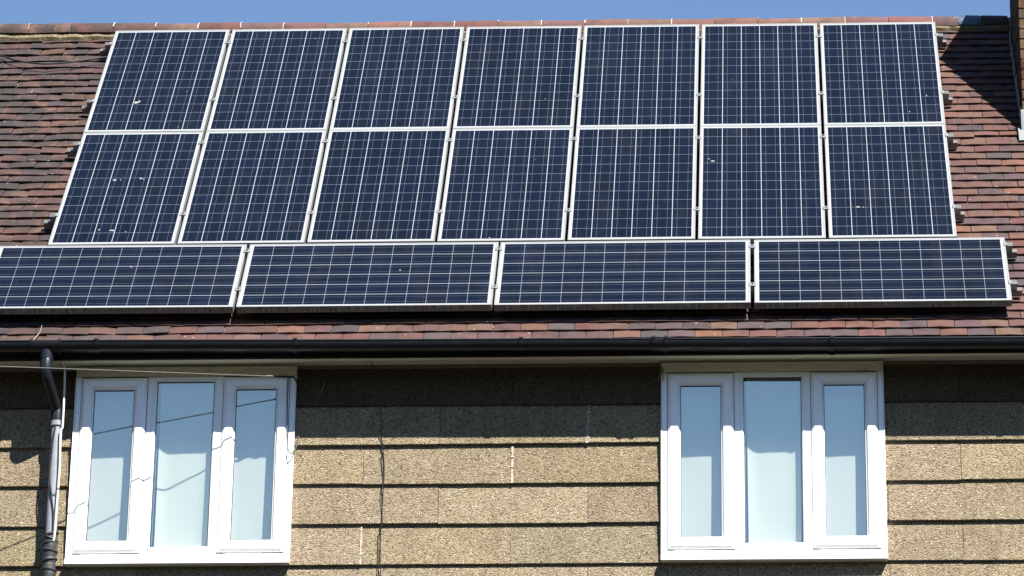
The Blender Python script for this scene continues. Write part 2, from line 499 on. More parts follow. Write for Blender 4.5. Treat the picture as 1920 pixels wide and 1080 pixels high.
# pebble dashed slabs, laid like weatherboards
cm = MB()
TIPS = [-1.204 - .2545 * k for k in range(19)]
for k, zt in enumerate(TIPS):
    off = 2.090 if k % 2 == 0 else 2.555
    js = [off + .913 * i for i in range(-6, 9)]
    cuts = [XL] + [j for j in js if XL < j < XR] + [XR]
    htop = .2545 + .03
    if k == 0: htop = .245
    for a_, b_ in zip(cuts, cuts[1:]):
        segs = [(a_, b_)]
        if zt > ZB - .06:
            for x in WINX:
                new = []
                for s0, s1 in segs:
                    if s1 <= x or s0 >= x + WW: new.append((s0, s1))
                    else:
                        if s0 < x: new.append((s0, x - .004))
                        if s1 > x + WW: new.append((x + WW + .004, s1))
                segs = new
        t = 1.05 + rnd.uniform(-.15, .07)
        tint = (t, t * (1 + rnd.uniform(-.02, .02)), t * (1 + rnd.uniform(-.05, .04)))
        if k == 0: tint = (t * .29, t * .285, t * .27)      # the top course is tinted much darker all over
        dz, dy = rnd.uniform(-.003, .003), rnd.uniform(-.002, .002)
        for s0, s1 in segs:
            if s1 - s0 < .01: continue
            # slightly ragged lower edge
            n = max(1, int((s1 - s0) / .045))
            prev = None
            y0, y1 = -.3025 + dy, -.282 + dy
            rows = []
            for i in range(n + 1):
                x = s0 + .0015 + (s1 - s0 - .003) * i / n
                r1 = rnd.uniform(-.0009, .0009)
                rows.append([P(x, y0 + .004, zt + dz + r1), P(x, y0, zt + dz + .005 + r1), P(x, y1, zt + htop),
                             P(x, y1 + .014, zt + htop), P(x, y0 + .022, zt + dz + r1 * .5)])
            vv = [q for r_ in rows for q in r_]
            ff = []
            for i in range(n):
                for q in range(5):
                    ff.append((i * 5 + q, i * 5 + (q + 1) % 5, (i + 1) * 5 + (q + 1) % 5, (i + 1) * 5 + q))
            ff += [(4, 3, 2, 1, 0), tuple(n * 5 + q for q in range(5))]
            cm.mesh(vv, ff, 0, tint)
# lime streaks on a few joints
def streak(x, k, w_, z0f, z1f):
    zt = TIPS[k]
    n = 26
    for i in range(n):
        f0, f1 = z0f + (z1f - z0f) * i / n, z0f + (z1f - z0f) * (i + 1) / n
        if rnd.random() < .12: continue
        ww = w_ * rnd.uniform(.5, 1.2)
        xo = x + rnd.uniform(-.0015, .0015)
        def yy(f): return -.302 + .018 * (f * .2545 / .2845) - .0035
        cm.box(xo - ww, xo + ww, 0, 1, 0, 1, 1, fn=lambda a, b, c: P(a, yy(f0 if c == 0 else f1) + (.006 if b else 0), zt + .2545 * (f0 if c == 0 else f1) + .002))
streak(3.468, 1, .0085, .02, .98); streak(3.462, 1, .013, .0, .42)
streak(3.003, 2, .0080, .0, .95)
streak(2.090, 4, .0065, .0, .97)
streak(3.003, 4, .0015, .1, .8)
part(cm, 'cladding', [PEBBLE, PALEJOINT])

# eaves: fascia, soffit and the cream bed above the windows
em = MB()
em.box(XL, XR, -.520, -.498, -.968, -.80, fn=P)
part(em, 'fascia', BLACKBOARD)
sm = MB()
sm.prism([(-.4975, -.966), (-.288, -.924), (-.288, -.910), (-.4975, -.952)], XL, XR, fn=P)
sm.prism([(-.318, -.9335), (-.304, -.935), (-.2885, -.935), (-.2885, -.9245), (-.316, -.9295)], XL, XR, fn=P)
part(sm, 'soffit', SOFFIT)

# ------------------------------------------------------------------ roof tiles
PAL = [((.0645, .0285, .0218), 24), ((.0525, .0263, .0240), 20), ((.0450, .0255, .0263), 16), ((.0735, .0345, .0218), 14), ((.0675, .0360, .0248), 14),
       ((.0360, .0248, .0263), 8), ((.0810, .0450, .0270), 5), ((.0645, .0225, .0188), 8), ((.0330, .0270, .0277), 5), ((.0825, .0345, .0195), 6)]
PALX = [c for c, n in PAL for _ in range(n)]
def tile_tint(bright=1.0):
    c = rnd.choice(PALX); c = tuple(.88 * a + .12 * b for a, b in zip(c, (.0600, .0300, .0250))); k = rnd.uniform(1.08, 1.44) * bright
    return (c[0] * k, c[1] * k * 1.06, c[2] * k * 1.14)
rm = MB()
G, TW = .1018, .1665
NC = 43
v_e = -1.071
def wave(u, k): return .0035 * sin(u * 1.9 + k * 1.3) + .0022 * sin(u * 5.1 + k * 2.1)
for k in range(-1, NC):
    off = (k % 2) * TW / 2 + rnd.uniform(-.012, .012) - .03
    i0 = int((XL - .1) / TW) - 1
    i1 = int((XR + .1) / TW) + 1
    for i in range(i0, i1):
        u0 = i * TW + off + rnd.uniform(-.0015, .0015)
        u1 = u0 + TW - .0025 - rnd.uniform(0, .002)
        if u1 < XL - .1 or u0 > XR + .1: continue
        old = 1.0 if u0 < .9 else .45
        v0 = v_e + G * max(k, 0) + wave(u0, k) * old * 1.4 + rnd.gauss(0, .0022) * old
        th = .0118 if k >= 0 else .010
        ln = .175 if k >= 0 else .12
        if k == NC - 1: ln = .10
        n0 = -.100 + rnd.gauss(0, .0016) * old + (-.0135 if k < 0 else 0)
        tl = rnd.gauss(0, .0022) * old
        cam_ = rnd.uniform(.0010, .0042)
        sk = rnd.gauss(0, .0016) * old
        if -.2 < 6.0 - u0 < .18 and k == 26: v0 += .03      # a chipped, slipped tile right of the panels
        vs = []
        for f in (0, .5, 1):
            for q, vv_ in ((0, v0), (1, v0 + ln)):
                bow = -cam_ * (2 * f - 1) ** 2
                nn = n0 + bow + tl * (f - .5) * 2 - (.0135 / G) * (vv_ - v0)
                vv2 = vv_ + sk * (f - .5) * 2
                vs.append(roof(u0 + (u1 - u0) * f, vv2, nn))
                vs.append(roof(u0 + (u1 - u0) * f, vv2, nn - th))
        # index: f*4 + q*2 + (0 top, 1 under)
        ff = [(0, 4, 6, 2), (4, 8, 10, 6), (0, 1, 5, 4), (4, 5, 9, 8), (0, 2, 3, 1), (8, 9, 11, 10)]
        rm.mesh(vs, ff, 0, tile_tint())
# boarding under the tiles, back slope and verge
rm.box(XL - .05, XR + .05, v_e + .03, 3.40, -.135, -.128, fn=roof)
def back(u, v, n):
    q = roof(u, v, n); return Vector((q.x, 2 * YR - q.y, q.z))
rm.box(XL - .1, XR + .1, v_e, 3.395, -.135, -.10, 0, (.11, .055, .042), fn=back)
roof_o = part(rm, 'roof', TILE, fix=False)

# mortar bed under the ridge
mm = MB()
nseg = 240
prev = None
vs, ff = [], []
for i in range(nseg + 1):
    x = XL + (XR - XL) * i / nseg
    a1, a2 = rnd.uniform(-.008, .010), rnd.uniform(-.004, .004)
    vs += [roof(x, 3.225 + a1, -.112), roof(x, 3.240 + a1, -.082 + a2), roof(x, 3.300, -.066 + a2), roof(x, 3.38, -.075)]
for i in range(nseg):
    for q in range(3): ff.append((i * 4 + q, (i + 1) * 4 + q, (i + 1) * 4 + q + 1, i * 4 + q + 1))
mm.mesh(vs, ff)
mm.build('mortar_bed', MORTAR, roof_o)

# half round ridge tiles, each its own piece
RIDGE_J = .3045
RT = [(.115, .055, .043), (.106, .044, .038), (.122, .070, .052), (.130, .078, .058), (.090, .042, .040), (.118, .051, .038), (.076, .043, .044)]
x = -.655 - RIDGE_J * 7
ri = 0
def sag(x): return -.002 - .016 * min(1, max(0, (x + .4) / 2.0))
while x < 6.296 - .02:
    L_ = RIDGE_J + rnd.uniform(-.006, .006)
    slate = 5.945 <= x + .02 < 6.07
    if x + L_ > 5.90 and x < 5.93: L_ = 5.948 - x
    x1 = x + L_ - .004
    if slate: x1 = 6.105
    x1 = min(x1, 6.296)
    tl, tz = rnd.uniform(-.004, .004), rnd.uniform(-.004, .004)
    rr = .1165 if not slate else .122
    mb = MB(); nn = 18
    vs, ff = [], []
    rings = [x, x + .012, x1 - .012, x1]
    dark = x > 5.93
    for j, xx in enumerate(rings):
        f = (xx - x) / max(.01, x1 - x)
        for rad in (rr + (.0 if j in (1, 2) else -.003), rr - .016):
            for q in range(nn + 1):
                a_ = pi * (-.04 + 1.08 * q / nn)
                vs.append((xx, YR - cos(a_) * rad, ZR - .062 + sin(a_) * rad * .84 + tz + sag(x) + tl * (f - .5) * 2 + Z0))
    s_ = 2 * (nn + 1)
    for j in range(3):
        for q in range(nn):
            b = j * s_ + q
            ff.append((b, b + 1, b + s_ + 1, b + s_))
            b += nn + 1
            ff.append((b + 1, b, b + s_, b + s_ + 1))
    for j in (0, 3):
        for q in range(nn):
            b = j * s_ + q
            ff.append((b, b + nn + 1, b + nn + 2, b + 1) if j == 0 else (b, b + 1, b + nn + 2, b + nn + 1))
    for j in range(3):
        for b in (j * s_, j * s_ + nn):
            ff.append((b, b + s_, b + s_ + nn + 1, b + nn + 1))
    t = tile_tint(); base = rnd.choice(RT); k_ = rnd.uniform(.85, 1.2)
    mb.mesh(vs, ff, 0, tuple(c * k_ for c in base) if not dark else (.05, .035, .036))
    # pale mortar in the joint to the next tile
    if rnd.random() < .8 and not dark:
        jr = rnd.uniform(.0018, .0045)
        a0, a1 = (.05, .95) if rnd.random() < .5 else (rnd.uniform(.02, .3), rnd.uniform(.5, .95))
        pts = []
        for q in range(15):
            a_ = pi * (a0 + (a1 - a0) * q / 14)
            pts.append((x1 + .002 + rnd.uniform(-.002, .002), YR - cos(a_) * (rr + .0005), ZR - .062 + sin(a_) * (rr + .0005) * .84 + tz + sag(x) + Z0))
        mb.tube(pts, jr, 5, 1)
    o = mb.build('ridge_tile', [SLATEBLUE if slate else TILE, PALEJOINT], roof_o, smooth=True)
    if slate: o['label'] = 'blue black ridge tile among the red ones'
    x = x1 + .004
    ri += 1
    if x >= 6.285: break
x = 7.225
while x < XR:
    mb = MB(); nn = 12
    vs = [(xx, YR - cos(pi * q / nn) * .1165, ZR - .062 + sin(pi * q / nn) * .1165 + Z0) for xx in (x, x + .30) for q in range(nn + 1)]
    mb.mesh(vs, [(q, q + 1, nn + 2 + q, nn + 1 + q) for q in range(nn)], 0, rnd.choice(RT))
    mb.build('ridge_tile', TILE, roof_o, smooth=True)
    x += .3045

# ------------------------------------------------------------------ chimney
ch = MB()
CX0, CX1, CY0, CY1, CZ1 = 6.300, 7.22, 1.118, 1.98, 3.205
cz0 = .75
ch.box(CX0 + .008, CX1 - .008, CY0 + .008, CY1 - .008, cz0, CZ1 - .01, 1, fn=P)
BR = [(.092, .050, .030), (.075, .040, .024), (.105, .068, .040), (.070, .056, .030), (.088, .062, .040), (.064, .030, .020)]
z = cz0; k = 0
while z < CZ1 - .02:
    z1 = min(z + .065, CZ1)
    def run(a0, a1):
        out = []; a_ = a0; first = .2275 if k % 2 else .1100
        while a_ < a1 - .01:
            b_ = min(a_ + (first if a_ == a0 else .2275) - .010, a1)
            if a1 - b_ < .05: b_ = a1
            out.append((a_, b_)); a_ = b_ + .010
        return out
    for a_, b_ in run(CX0, CX1):
        j = rnd.uniform(-.004, .004)
        ch.box(a_, b_, CY0 + j, CY0 + .10, z, z1, 0, rnd.choice(BR), fn=P)
        ch.box(a_, b_, CY1 - .10, CY1 + j, z, z1, 0, rnd.choice(BR), fn=P)
    for a_, b_ in run(CY0 + .1015, CY1 - .1015):
        j = rnd.uniform(-.004, .004)
        ch.box(CX0 + j, CX0 + .095, a_, b_, z, z1, 0, rnd.choice(BR), fn=P)
        ch.box(CX1 - .095, CX1 + j, a_, b_, z, z1, 0, rnd.choice(BR), fn=P)
    z += .075; k += 1
chim = part(ch, 'chimney', [BRICK, PALEJOINT], bevel=.003)
fm = MB()
# stepped lead soakers up the left side, apron at the front
n = 11
for i in range(n):
    y0 = CY0 + .01 + (CY1 - CY0 - .02) * i / n
    y1 = CY0 + .01 + (CY1 - CY0 - .02) * (i + 1.12) / n
    zl0 = (y0 * SA - .10) / CA + .012; zl1 = (min(y1, CY1) * SA - .10) / CA + .012
    zt = zl1 + .085
    x_ = CX0 - .007 - .003 * (i % 2)
    fm.mesh([P(x_, y0, zl0), P(x_, y1, zl1), P(x_, y1, zt), P(x_, y0 + .01, zt),
             P(x_ - .004, y0, zl0), P(x_ - .004, y1, zl1), P(x_ - .004, y1, zt), P(x_ - .004, y0 + .01, zt)],
            [(0, 1, 2, 3), (4, 7, 6, 5), (0, 4, 5, 1), (1, 5, 6, 2), (2, 6, 7, 3), (3, 7, 4, 0)])
yf = CY0 - .008
zf = (CY0 * SA - .10) / CA
fm.box(CX0 - .012, CX1 + .012, yf - .004, yf, zf - .01, zf + .17, fn=P)
na = 24
vs = []
for i in range(na + 1):
    xx = CX0 - .035 + (CX1 - CX0 + .07) * i / na
    d = rnd.uniform(-.008, .008)
    vs += [roof(xx, 1.665, -.082), roof(xx, 1.575, -.078 + d * .5), roof(xx, 1.50 + d, -.088 + d * .3), roof(xx, 1.50 + d, -.094)]
fm.mesh(vs, [(i * 4 + q, (i + 1) * 4 + q, (i + 1) * 4 + q + 1, i * 4 + q + 1) for i in range(na) for q in range(3)])
fm.build('flashing', LEAD, chim)

# ------------------------------------------------------------------ gutter and downpipe
def gut_prof(r, t, n=16, a0=-.03, a1=1.03):
    o = [(-.575 - r * cos(pi * (a0 + (a1 - a0) * q / n)), -.902 - r * .98 * sin(pi * (a0 + (a1 - a0) * q / n))) for q in range(n + 1)]
    i = [(-.575 - (r - t) * cos(pi * (a0 + (a1 - a0) * q / n)), -.902 - (r - t) * .98 * sin(pi * (a0 + (a1 - a0) * q / n))) for q in range(n, -1, -1)]
    return o + i
def gsag(x, y, z): return P(x, y, z - .0052 * (x - 3.1) + .0012 * sin(x * 2.3))
gmb = MB()
pr = gut_prof(.056, .004)
for a_ in range(24):
    x0 = XL + (XR - XL) * a_ / 24; x1 = XL + (XR - XL) * (a_ + 1) / 24
    gmb.prism(pr, x0, x1, fn=gsag, cap=a_ in (0, 23))
# rolled front lip
gmb.tube([gsag(XL + (XR - XL) * i / 24, -.631, -.899) for i in range(25)], .0052, 8)
gut = part(gmb, 'gutter', BLACKPVC, smooth=True)
for bx in (-1.6, -.55, .456, 1.68, 3.066, 4.963, 6.2, 7.4, 8.6):
    b = MB()
    b.prism(gut_prof(.0605, .004, 16, -.07, .9), bx - .013, bx + .013, fn=gsag)
    b.box(bx - .013, bx + .013, -.642, -.618, -.8985, -.888, fn=gsag)
    b.box(bx - .016, bx + .016, -.5215, -.512, -.965, -.895, fn=gsag)
    b.build('gutter_bracket', BLACKPVC, gut, smooth=True)
b = MB()
b.prism(gut_prof(.0595, .003), 3.870, 3.960, fn=gsag)
for bx in (3.877, 3.950):
    b.prism(gut_prof(.0635, .004, 16, -.07, 1.0), bx - .009, bx + .009, fn=gsag)
    b.box(bx - .009, bx + .009, -.645, -.618, -.8985, -.885, fn=gsag)
b.build('gutter_union', BLACKPVC, gut, smooth=True)
b = MB()
b.prism(gut_prof(.0605, .004), .050, .240, fn=gsag)
for bx in (.058, .232):
    b.prism(gut_prof(.0645, .004, 16, -.07, 1.0), bx - .009, bx + .009, fn=gsag)
b.tube([gsag(.150, -.575, -.945), gsag(.150, -.575, -1.0)], .043, 20)
b.build('gutter_outlet', BLACKPVC, gut, smooth=True)

dp = MB()
PX = .2055
PY = -.392
path = [P(.150, -.575, -.985), P(.150, -.575, -1.055), P(.1515, -.567, -1.080), P(.158, -.545, -1.110), P(.190, -.425, -1.225),
        P(.198, -.400, -1.250), P(.203, PY, -1.280), P(PX, PY, -1.335)]
dp.tube(smoothpath(path, 6), .0345, 20)
dpo = part(dp, 'downpipe', BLACKPVC, smooth=True)
c = MB()
c.tube([P(.150, -.575, -.968), P(.150, -.575, -.985), P(.150, -.575, -1.052), P(.150, -.575, -1.056)], [.034, .041, .041, .035], 20)
c.build('pipe_socket', BLACKPVC, dpo, smooth=True)
c = MB()
c.tube([P(.2035, PY, -1.235), P(.2035, PY, -1.262), P(PX, PY, -1.335), P(PX, PY, -1.338)], [.034, .0405, .0405, .035], 20)
c.build('pipe_socket', BLACKPVC, dpo, smooth=True)
c = MB()
c.tube([P(PX, PY, -1.322), P(PX, PY, -1.326), P(PX, PY, -1.356), P(PX, PY, -1.360)], [.036, .0425, .0425, .036], 20)
c.build('pipe_collar', LEAD, dpo, smooth=True)
c = MB()
c.tube([P(PX, PY, -1.34), P(PX + .003, PY, -1.7), P(PX + .006, PY, -2.1), P(PX + .006, PY, -5.85)], .0345, 20)
c.build('lower_pipe', GREYPIPE, dpo, smooth=True)
c = MB()
tp = []
zz = -2.055; tr = []
while zz > -2.60:
    tp.append(P(PX + .005 + rnd.uniform(-.003, .003), PY, zz)); tr.append(.0405 + rnd.uniform(-.002, .0045))
    zz -= .012
c.tube(tp, tr, 18)
for zk, al in ((-2.050, .5), (-2.075, -.6), (-2.10, .35), (-2.15, -.25), (-2.21, .3), (-2.27, -.2)):
    pts = [P(PX + .006 + cos(q * pi / 9) * .0425, PY + sin(q * pi / 9) * .0425, zk + cos(q * pi / 9) * .03 * al) for q in range(19)]
    c.tube(pts, rnd.uniform(.006, .010), 6)
c.build('tape_wrap', TAPE, dpo, smooth=True)

# ------------------------------------------------------------------ windows
def ring(mb, x0, x1, z0, z1, wd, prof, m=0):
    """picture-frame moulding: prof = [(inset from outer edge, y)] mitred at the corners"""
    n = len(prof)
    loops = []
    for d, y in prof:
        loops.append([P(x0 + d, y, z0 + d), P(x1 - d, y, z0 + d), P(x1 - d, y, z1 - d), P(x0 + d, y, z1 - d)])
    vs = [q for l in loops for q in l]
    ff = []
    for i in range(n - 1):
        for q in range(4):
            ff.append((i * 4 + q, i * 4 + (q + 1) % 4, (i + 1) * 4 + (q + 1) % 4, (i + 1) * 4 + q))
    mb.mesh(vs, ff, m)

def window(ox, bid):
    f = MB()
    yf = -.320
    # outer frame: two jambs, head, foot, two mullions with softly chamfered glazing rebates
    hz = -1.012
    for x0, x1 in ((0, .034), (.444, .494), (.865, .914), (1.324, WW)):
        f.box(ox + x0, ox + x1, yf, -.262, ZB, hz, fn=P)
    f.box(ox, ox + WW, yf, -.262, hz + .0002, ZT - .0, fn=P) if False else None
    f.box(ox + .034, ox + .444, yf, -.262, ZB, ZB + .036, fn=P)
    f.box(ox + .494, ox + .865, yf, -.262, ZB, ZB + .072, fn=P)
    f.box(ox + .914, ox + 1.324, yf, -.262, ZB, ZB + .036, fn=P)
    f.box(ox + .494, ox + .865, yf, -.262, -1.030, hz, fn=P)
    win = f.build('window', PVC, house, bevel=.005)
    win.location = HL
    # bead of the fixed middle light
    b = MB()
    ring(b, ox + .487, ox + .872, ZB + .066, -1.028, 0, [(0, -.3225), (.004, -.3235), (.012, -.318), (.016, -.306), (.016, -.29)])
    b.build('glazing_bead', PVC, win)
    # cream head board over the frame
    h = MB()
    h.box(ox - .004, ox + WW + .004, -.326, -.262, -1.0115, -.948, fn=P)
    h.box(ox - .004, ox + WW + .004, -.3305, -.3262, -.9755, -.952, fn=P)
    h.build('head_board', HEAD, win, bevel=.003)
    # trim strips down both jambs
    for sx_ in (ox - .0045, ox + WW + .0005):
        j = MB(); j.box(sx_, sx_ + .004, -.324, -.27, ZB, -1.012, fn=P)
        j.build('edge_trim', PVC, win)
    # sill
    s = MB()
    s.prism([(-.352, ZB - .034), (-.352, ZB - .006), (-.346, ZB - .0015), (-.262, ZB - .001), (-.262, ZB - .034)], ox - .006, ox + WW + .006, fn=P)
    s.build('sill', PVC, win, bevel=.0025)
    for cx0 in (.036, .916):
        cx1 = cx0 + .406
        c = MB()
        z0, z1 = -2.146, -1.020
        ring(c, ox + cx0, ox + cx1, z0, z1, 0, [(0, -.3212), (0, -.3232), (.018, -.3372), (.024, -.3385), (.058, -.3385), (.064, -.336), (.071, -.325), (.078, -.320), (.080, -.300)])
        cas = c.build('casement', PVC, win)
        g = MB()
        ring(g, ox + cx0 - .0022, ox + cx1 + .0022, z0 - .0022, z1 + .0022, 0, [(0, -.3206), (0, -.3216), (.0024, -.3216)])
        g.box(ox + cx0 + .002, ox + cx1 - .002, -.3222, -.3204, z1 + .0002, z1 + .0055, fn=P)
        for sx_, zc, dz_ in ((0, z1, -1), (1, z1, -1), (0, z0, 1), (1, z0, 1)):
            xc = ox + (cx1 if sx_ else cx0); dx_ = -1 if sx_ else 1
            for (d0, y0_), (d1, y1_) in (((.024, -.3387), (.058, -.3387)), ((.058, -.3387), (.064, -.3362))):
                g.mesh([P(xc + dx_ * d0 - .0007, y0_, zc + dz_ * d0), P(xc + dx_ * d0 + .0007, y0_, zc + dz_ * d0),
                        P(xc + dx_ * d1 + .0007, y1_, zc + dz_ * d1), P(xc + dx_ * d1 - .0007, y1_, zc + dz_ * d1)], [(0, 1, 2, 3)])
        g.build('seal_line', SEAL, win)
        g = MB()
        ring(g, ox + cx0 + .0785, ox + cx1 - .0785, z0 + .0785, z1 - .0785, 0, [(0, -.3192), (.0035, -.3180), (.0035, -.30)])
        g.build('gasket', SEAL, win)
        g = MB(); g.box(ox + cx0 + .078, ox + cx1 - .078, -.312, -.306, z0 + .078, z1 - .078, fn=P)
        g.build('pane', GLASS, win)
    g = MB()
    ring(g, ox + .5025, ox + .8565, ZB + .0815, -1.0435, 0, [(0, -.307), (.0035, -.306), (.0035, -.295)])
    g.build('gasket', SEAL, win)
    g = MB(); g.box(ox + .500, ox + .860, -.300, -.294, ZB + .078, -1.04, fn=P)
    g.build('pane', GLASS, win)
    # roller blinds: their cloth curls slightly at the edges
    r = random.Random(bid)
    def blind(x0, x1, y, zb, curl_l, curl_r, taper=0.0, bow=.004):
        m_ = MB(); nx_, nz_ = 28, 14
        vs = []
        for j in range(nz_ + 1):
            fz = j / nz_; z = zb + (-.97 - zb) * fz
            for i in range(nx_ + 1):
                fx = i / nx_
                xx = x0 + taper * (1 - fz) + (x1 - x0 - 1.4 * taper * (1 - fz)) * fx
                dl = max(0, 1 - fx * (x1 - x0) / .075); dr = max(0, 1 - (1 - fx) * (x1 - x0) / .075)
                yy = y - curl_l * dl * dl - curl_r * dr * dr + bow * sin(fz * 5 + fx * 3)
                vs.append(P(xx, yy, z))
        m_.mesh(vs, [(j * (nx_ + 1) + i, j * (nx_ + 1) + i + 1, (j + 1) * (nx_ + 1) + i + 1, (j + 1) * (nx_ + 1) + i) for j in range(nz_) for i in range(nx_)])
        return m_
    for cx0, cl, cr in ((.036, .006, .004), (.916, .026, .004)):
        m_ = blind(ox + cx0 + .028, ox + cx0 + .385, -.229, -2.13, cl, cr)
        m_.build('blind', BLIND, win, smooth=True)
    m_ = blind(ox + .520, ox + .848, -.243, -2.105, .024, .016, .006)
    bo = m_.build('blind', BLIND_GREEN, win, smooth=True)
    hb = MB(); hb.box(ox + .520, ox + .845, -.262, -.240, -2.112, -2.082, fn=P)
    hb.build('blind_bar', BLIND_GREEN, win, bevel=.004)
    ch_ = MB()
    zz = -1.06
    while zz > -2.07:
        ch_.tube([P(ox + .509, -.262, zz), P(ox + .509, -.262, zz - .006)], .0022, 6); zz -= .010
    ch_.build('bead_chain', WIRE_WHITE, win)
    return win
w1 = window(WINX[0], 1); w1['label'] = 'white three light window beside the black downpipe'
w2 = window(WINX[1], 2); w2['label'] = 'white three light window away from the downpipe'

# ------------------------------------------------------------------ solar panels
PW, PL, PH = .808, 1.580, .046
def panel_meshes():
    f = MB()
    lip = .0115
    # top lips and outer sides (portrait: x width, y up the slope, z out of the roof)
    f.box(0, lip, 0, PL, -PH, 0); f.box(PW - lip, PW, 0, PL, -PH, 0)
    f.box(lip, PW - lip, PL - lip, PL, -PH, 0)
    f.box(lip, PW - lip, 0, lip, -PH, 0)
    g = MB()
    g.box(lip - .002, PW - lip + .002, lip - .002, PL - lip + .002, -.0062, -.0022)
    fo = f.build('frame', [FRAME, GRIME], bevel=.0012)
    go = g.build('glass', [CELLS])
    uvl = go.data.uv_layers.new(name='UVMap')
    cw, chh = .7655, 1.5225
    for lp in go.data.loops:
        co = go.data.vertices[lp.vertex_index].co
        uvl.data[lp.index].uv = ((co.x - (PW - cw) / 2) / cw * 6, (co.y - (PL - chh) / 2) / chh * 12)
    return fo, go
fo, go = panel_meshes()
# a landscape frame carries its grime on the long side that looks down the slope
fl = fo.data.copy()
for p in fl.polygons:
    if p.normal.x < -.9 and abs(p.center.x) < .001: p.material_index = 1
NORM = Vector((0, -SA, CA))
def place_panel(u, v, n, landscape, label, group):
    root = empty('solar_panel')
    m = Matrix.Rotation(A + rnd.gauss(0, .0007), 3, 'X') @ Matrix.Rotation(rnd.gauss(0, .0009), 3, 'Y')
    loc = roof(u, v, n)
    if landscape:
        m = m @ Matrix.Rotation(radians(-90), 3, 'Z')      # local +y runs to the right, local +x down the slope
        m = m @ Matrix.Rotation(radians(180), 3, 'Z')
        loc = roof(u + PL, v, n)                            # local +y to the left, +x up the slope
    root.rotation_euler = m.to_euler(); root.location = loc
    for src in (fo, go):
        c = src.copy(); COL.objects.link(c); c.parent = root
        if landscape and src is fo: c.data = fl
    tag(root, label, 'solar panel', group)
    return root
def dropping(root, x, y, sx_, sy_, seed, tail=0):
    r = random.Random(seed); m_ = MB(); n = 14
    pts = []
    for q in range(n):
        a_ = 2 * pi * q / n; k_ = r.uniform(.75, 1.15)
        pts.append((x + cos(a_) * sx_ * k_, y + sin(a_) * sy_ * k_))
    vs = [(px, py, -.0018) for px, py in pts] + [(x + (px - x) * .6, y + (py - y) * .6, .0012 + r.uniform(-.0005, .0008)) for px, py in pts] + [(x, y, .0016)]
    ff = [(q, (q + 1) % n, n + (q + 1) % n, n + q) for q in range(n)] + [(n + q, n + (q + 1) % n, 2 * n) for q in range(n)]
    m_.mesh(vs, ff)
    return m_.build('bird_dropping', DROP, root, fix=True)

ORD = ['first', 'second', 'third', 'fourth', 'fifth', 'sixth', 'seventh']
UP = {0: 'upright panel at the left end of the top row, one large white dropping on it',
      1: 'upright panel second from left in the top row, two yellowish specks near its top',
      2: 'upright panel third from left in the top row of seven',
      3: 'upright panel in the middle of the top row of seven',
      4: 'upright panel third from right in the top row of seven',
      5: 'upright panel second from right in the top row of seven',
      6: 'upright panel at the right end of the top row, beside the chimney shadow'}
MID = {0: 'upright panel at the left end of the middle row, spattered with white droppings',
       1: 'upright panel second from left in the middle row of seven',
       2: 'upright panel third from left in the middle row of seven',
       3: 'upright panel in the centre of the middle row of seven',
       4: 'upright panel third from right in the middle row of seven',
       5: 'upright panel second from right in the middle row, white smear near its left edge',
       6: 'upright panel at the right end of the middle row, small smear low on it'}
LOW = {0: 'sideways panel cut by the left photo edge, in the bottom row above the gutter',
       1: 'sideways panel second from left in the bottom row of four',
       2: 'sideways panel third from left in the bottom row of four',
       3: 'sideways panel at the right end of the bottom row, above the gutter'}
panels = {}
LO = [(-.004, .004), (-.002, .002), (-.003, 0), (.001, 0), (.001, -.002), (.0, -.004), (.001, -.003)]
for i in range(7):
    u = i * .828
    panels['t', i] = place_panel(u, PL + .004, 0 + rnd.gauss(0, .001), False, UP[i], 'upright solar panels in two rows of seven')
    panels['m', i] = place_panel(u, 0, 0 + rnd.gauss(0, .001), False, MID[i], 'upright solar panels in two rows of seven')
for i in range(4):
    panels['b', i] = place_panel(-.3042 + i * 1.6 - (.006 if i == 2 else .002 if i == 3 else 0), -.0258 - PW, .004, True, LOW[i], 'sideways solar panels along the eaves')
for o in (fo, go): bpy.data.objects.remove(o)
PANEL_INV = None
DR = [('t', 0, .295, .440, .020, .016), ('t', 0, .315, .455, .012, .012), ('t', 0, .62, .60, .005, .005), ('t', 0, .63, .06, .006, .005),
      ('t', 1, .60, 1.42, .006, .007), ('t', 1, .52, 1.30, .006, .007),
      ('m', 0, .305, .885, .016, .010), ('m', 0, .345, .885, .008, .006), ('m', 0, .475, .905, .012, .010), ('m', 0, .495, .895, .009, .007),
      ('m', 0, .385, .185, .026, .009), ('m', 0, .30, .195, .010, .007), ('m', 0, .475, .165, .006, .007),
      ('m', 5, .085, 1.07, .020, .010), ('m', 5, .060, 1.10, .010, .006), ('m', 6, .195, .410, .017, .009), ('m', 6, .228, .405, .007, .007),
      ('t', 6, .70, .42, .005, .012), ('t', 6, .575, .18, .006, .008), ('t', 3, .60, .43, .005, .006),
      ('m', 3, .33, .04, .008, .006), ('m', 1, .77, .02, .010, .006), ('t', 2, .42, 1.34, .005, .005)]
for q, (r_, i, x_, y_, a_, b_) in enumerate(DR):
    dropping(panels[r_, i], x_, y_, a_ * .78, b_ * .78, q)
dropping(panels['b', 0], .52, .70, .005, .006, 91)
dropping(panels['b', 1], .45, .60, .005, .006, 92)

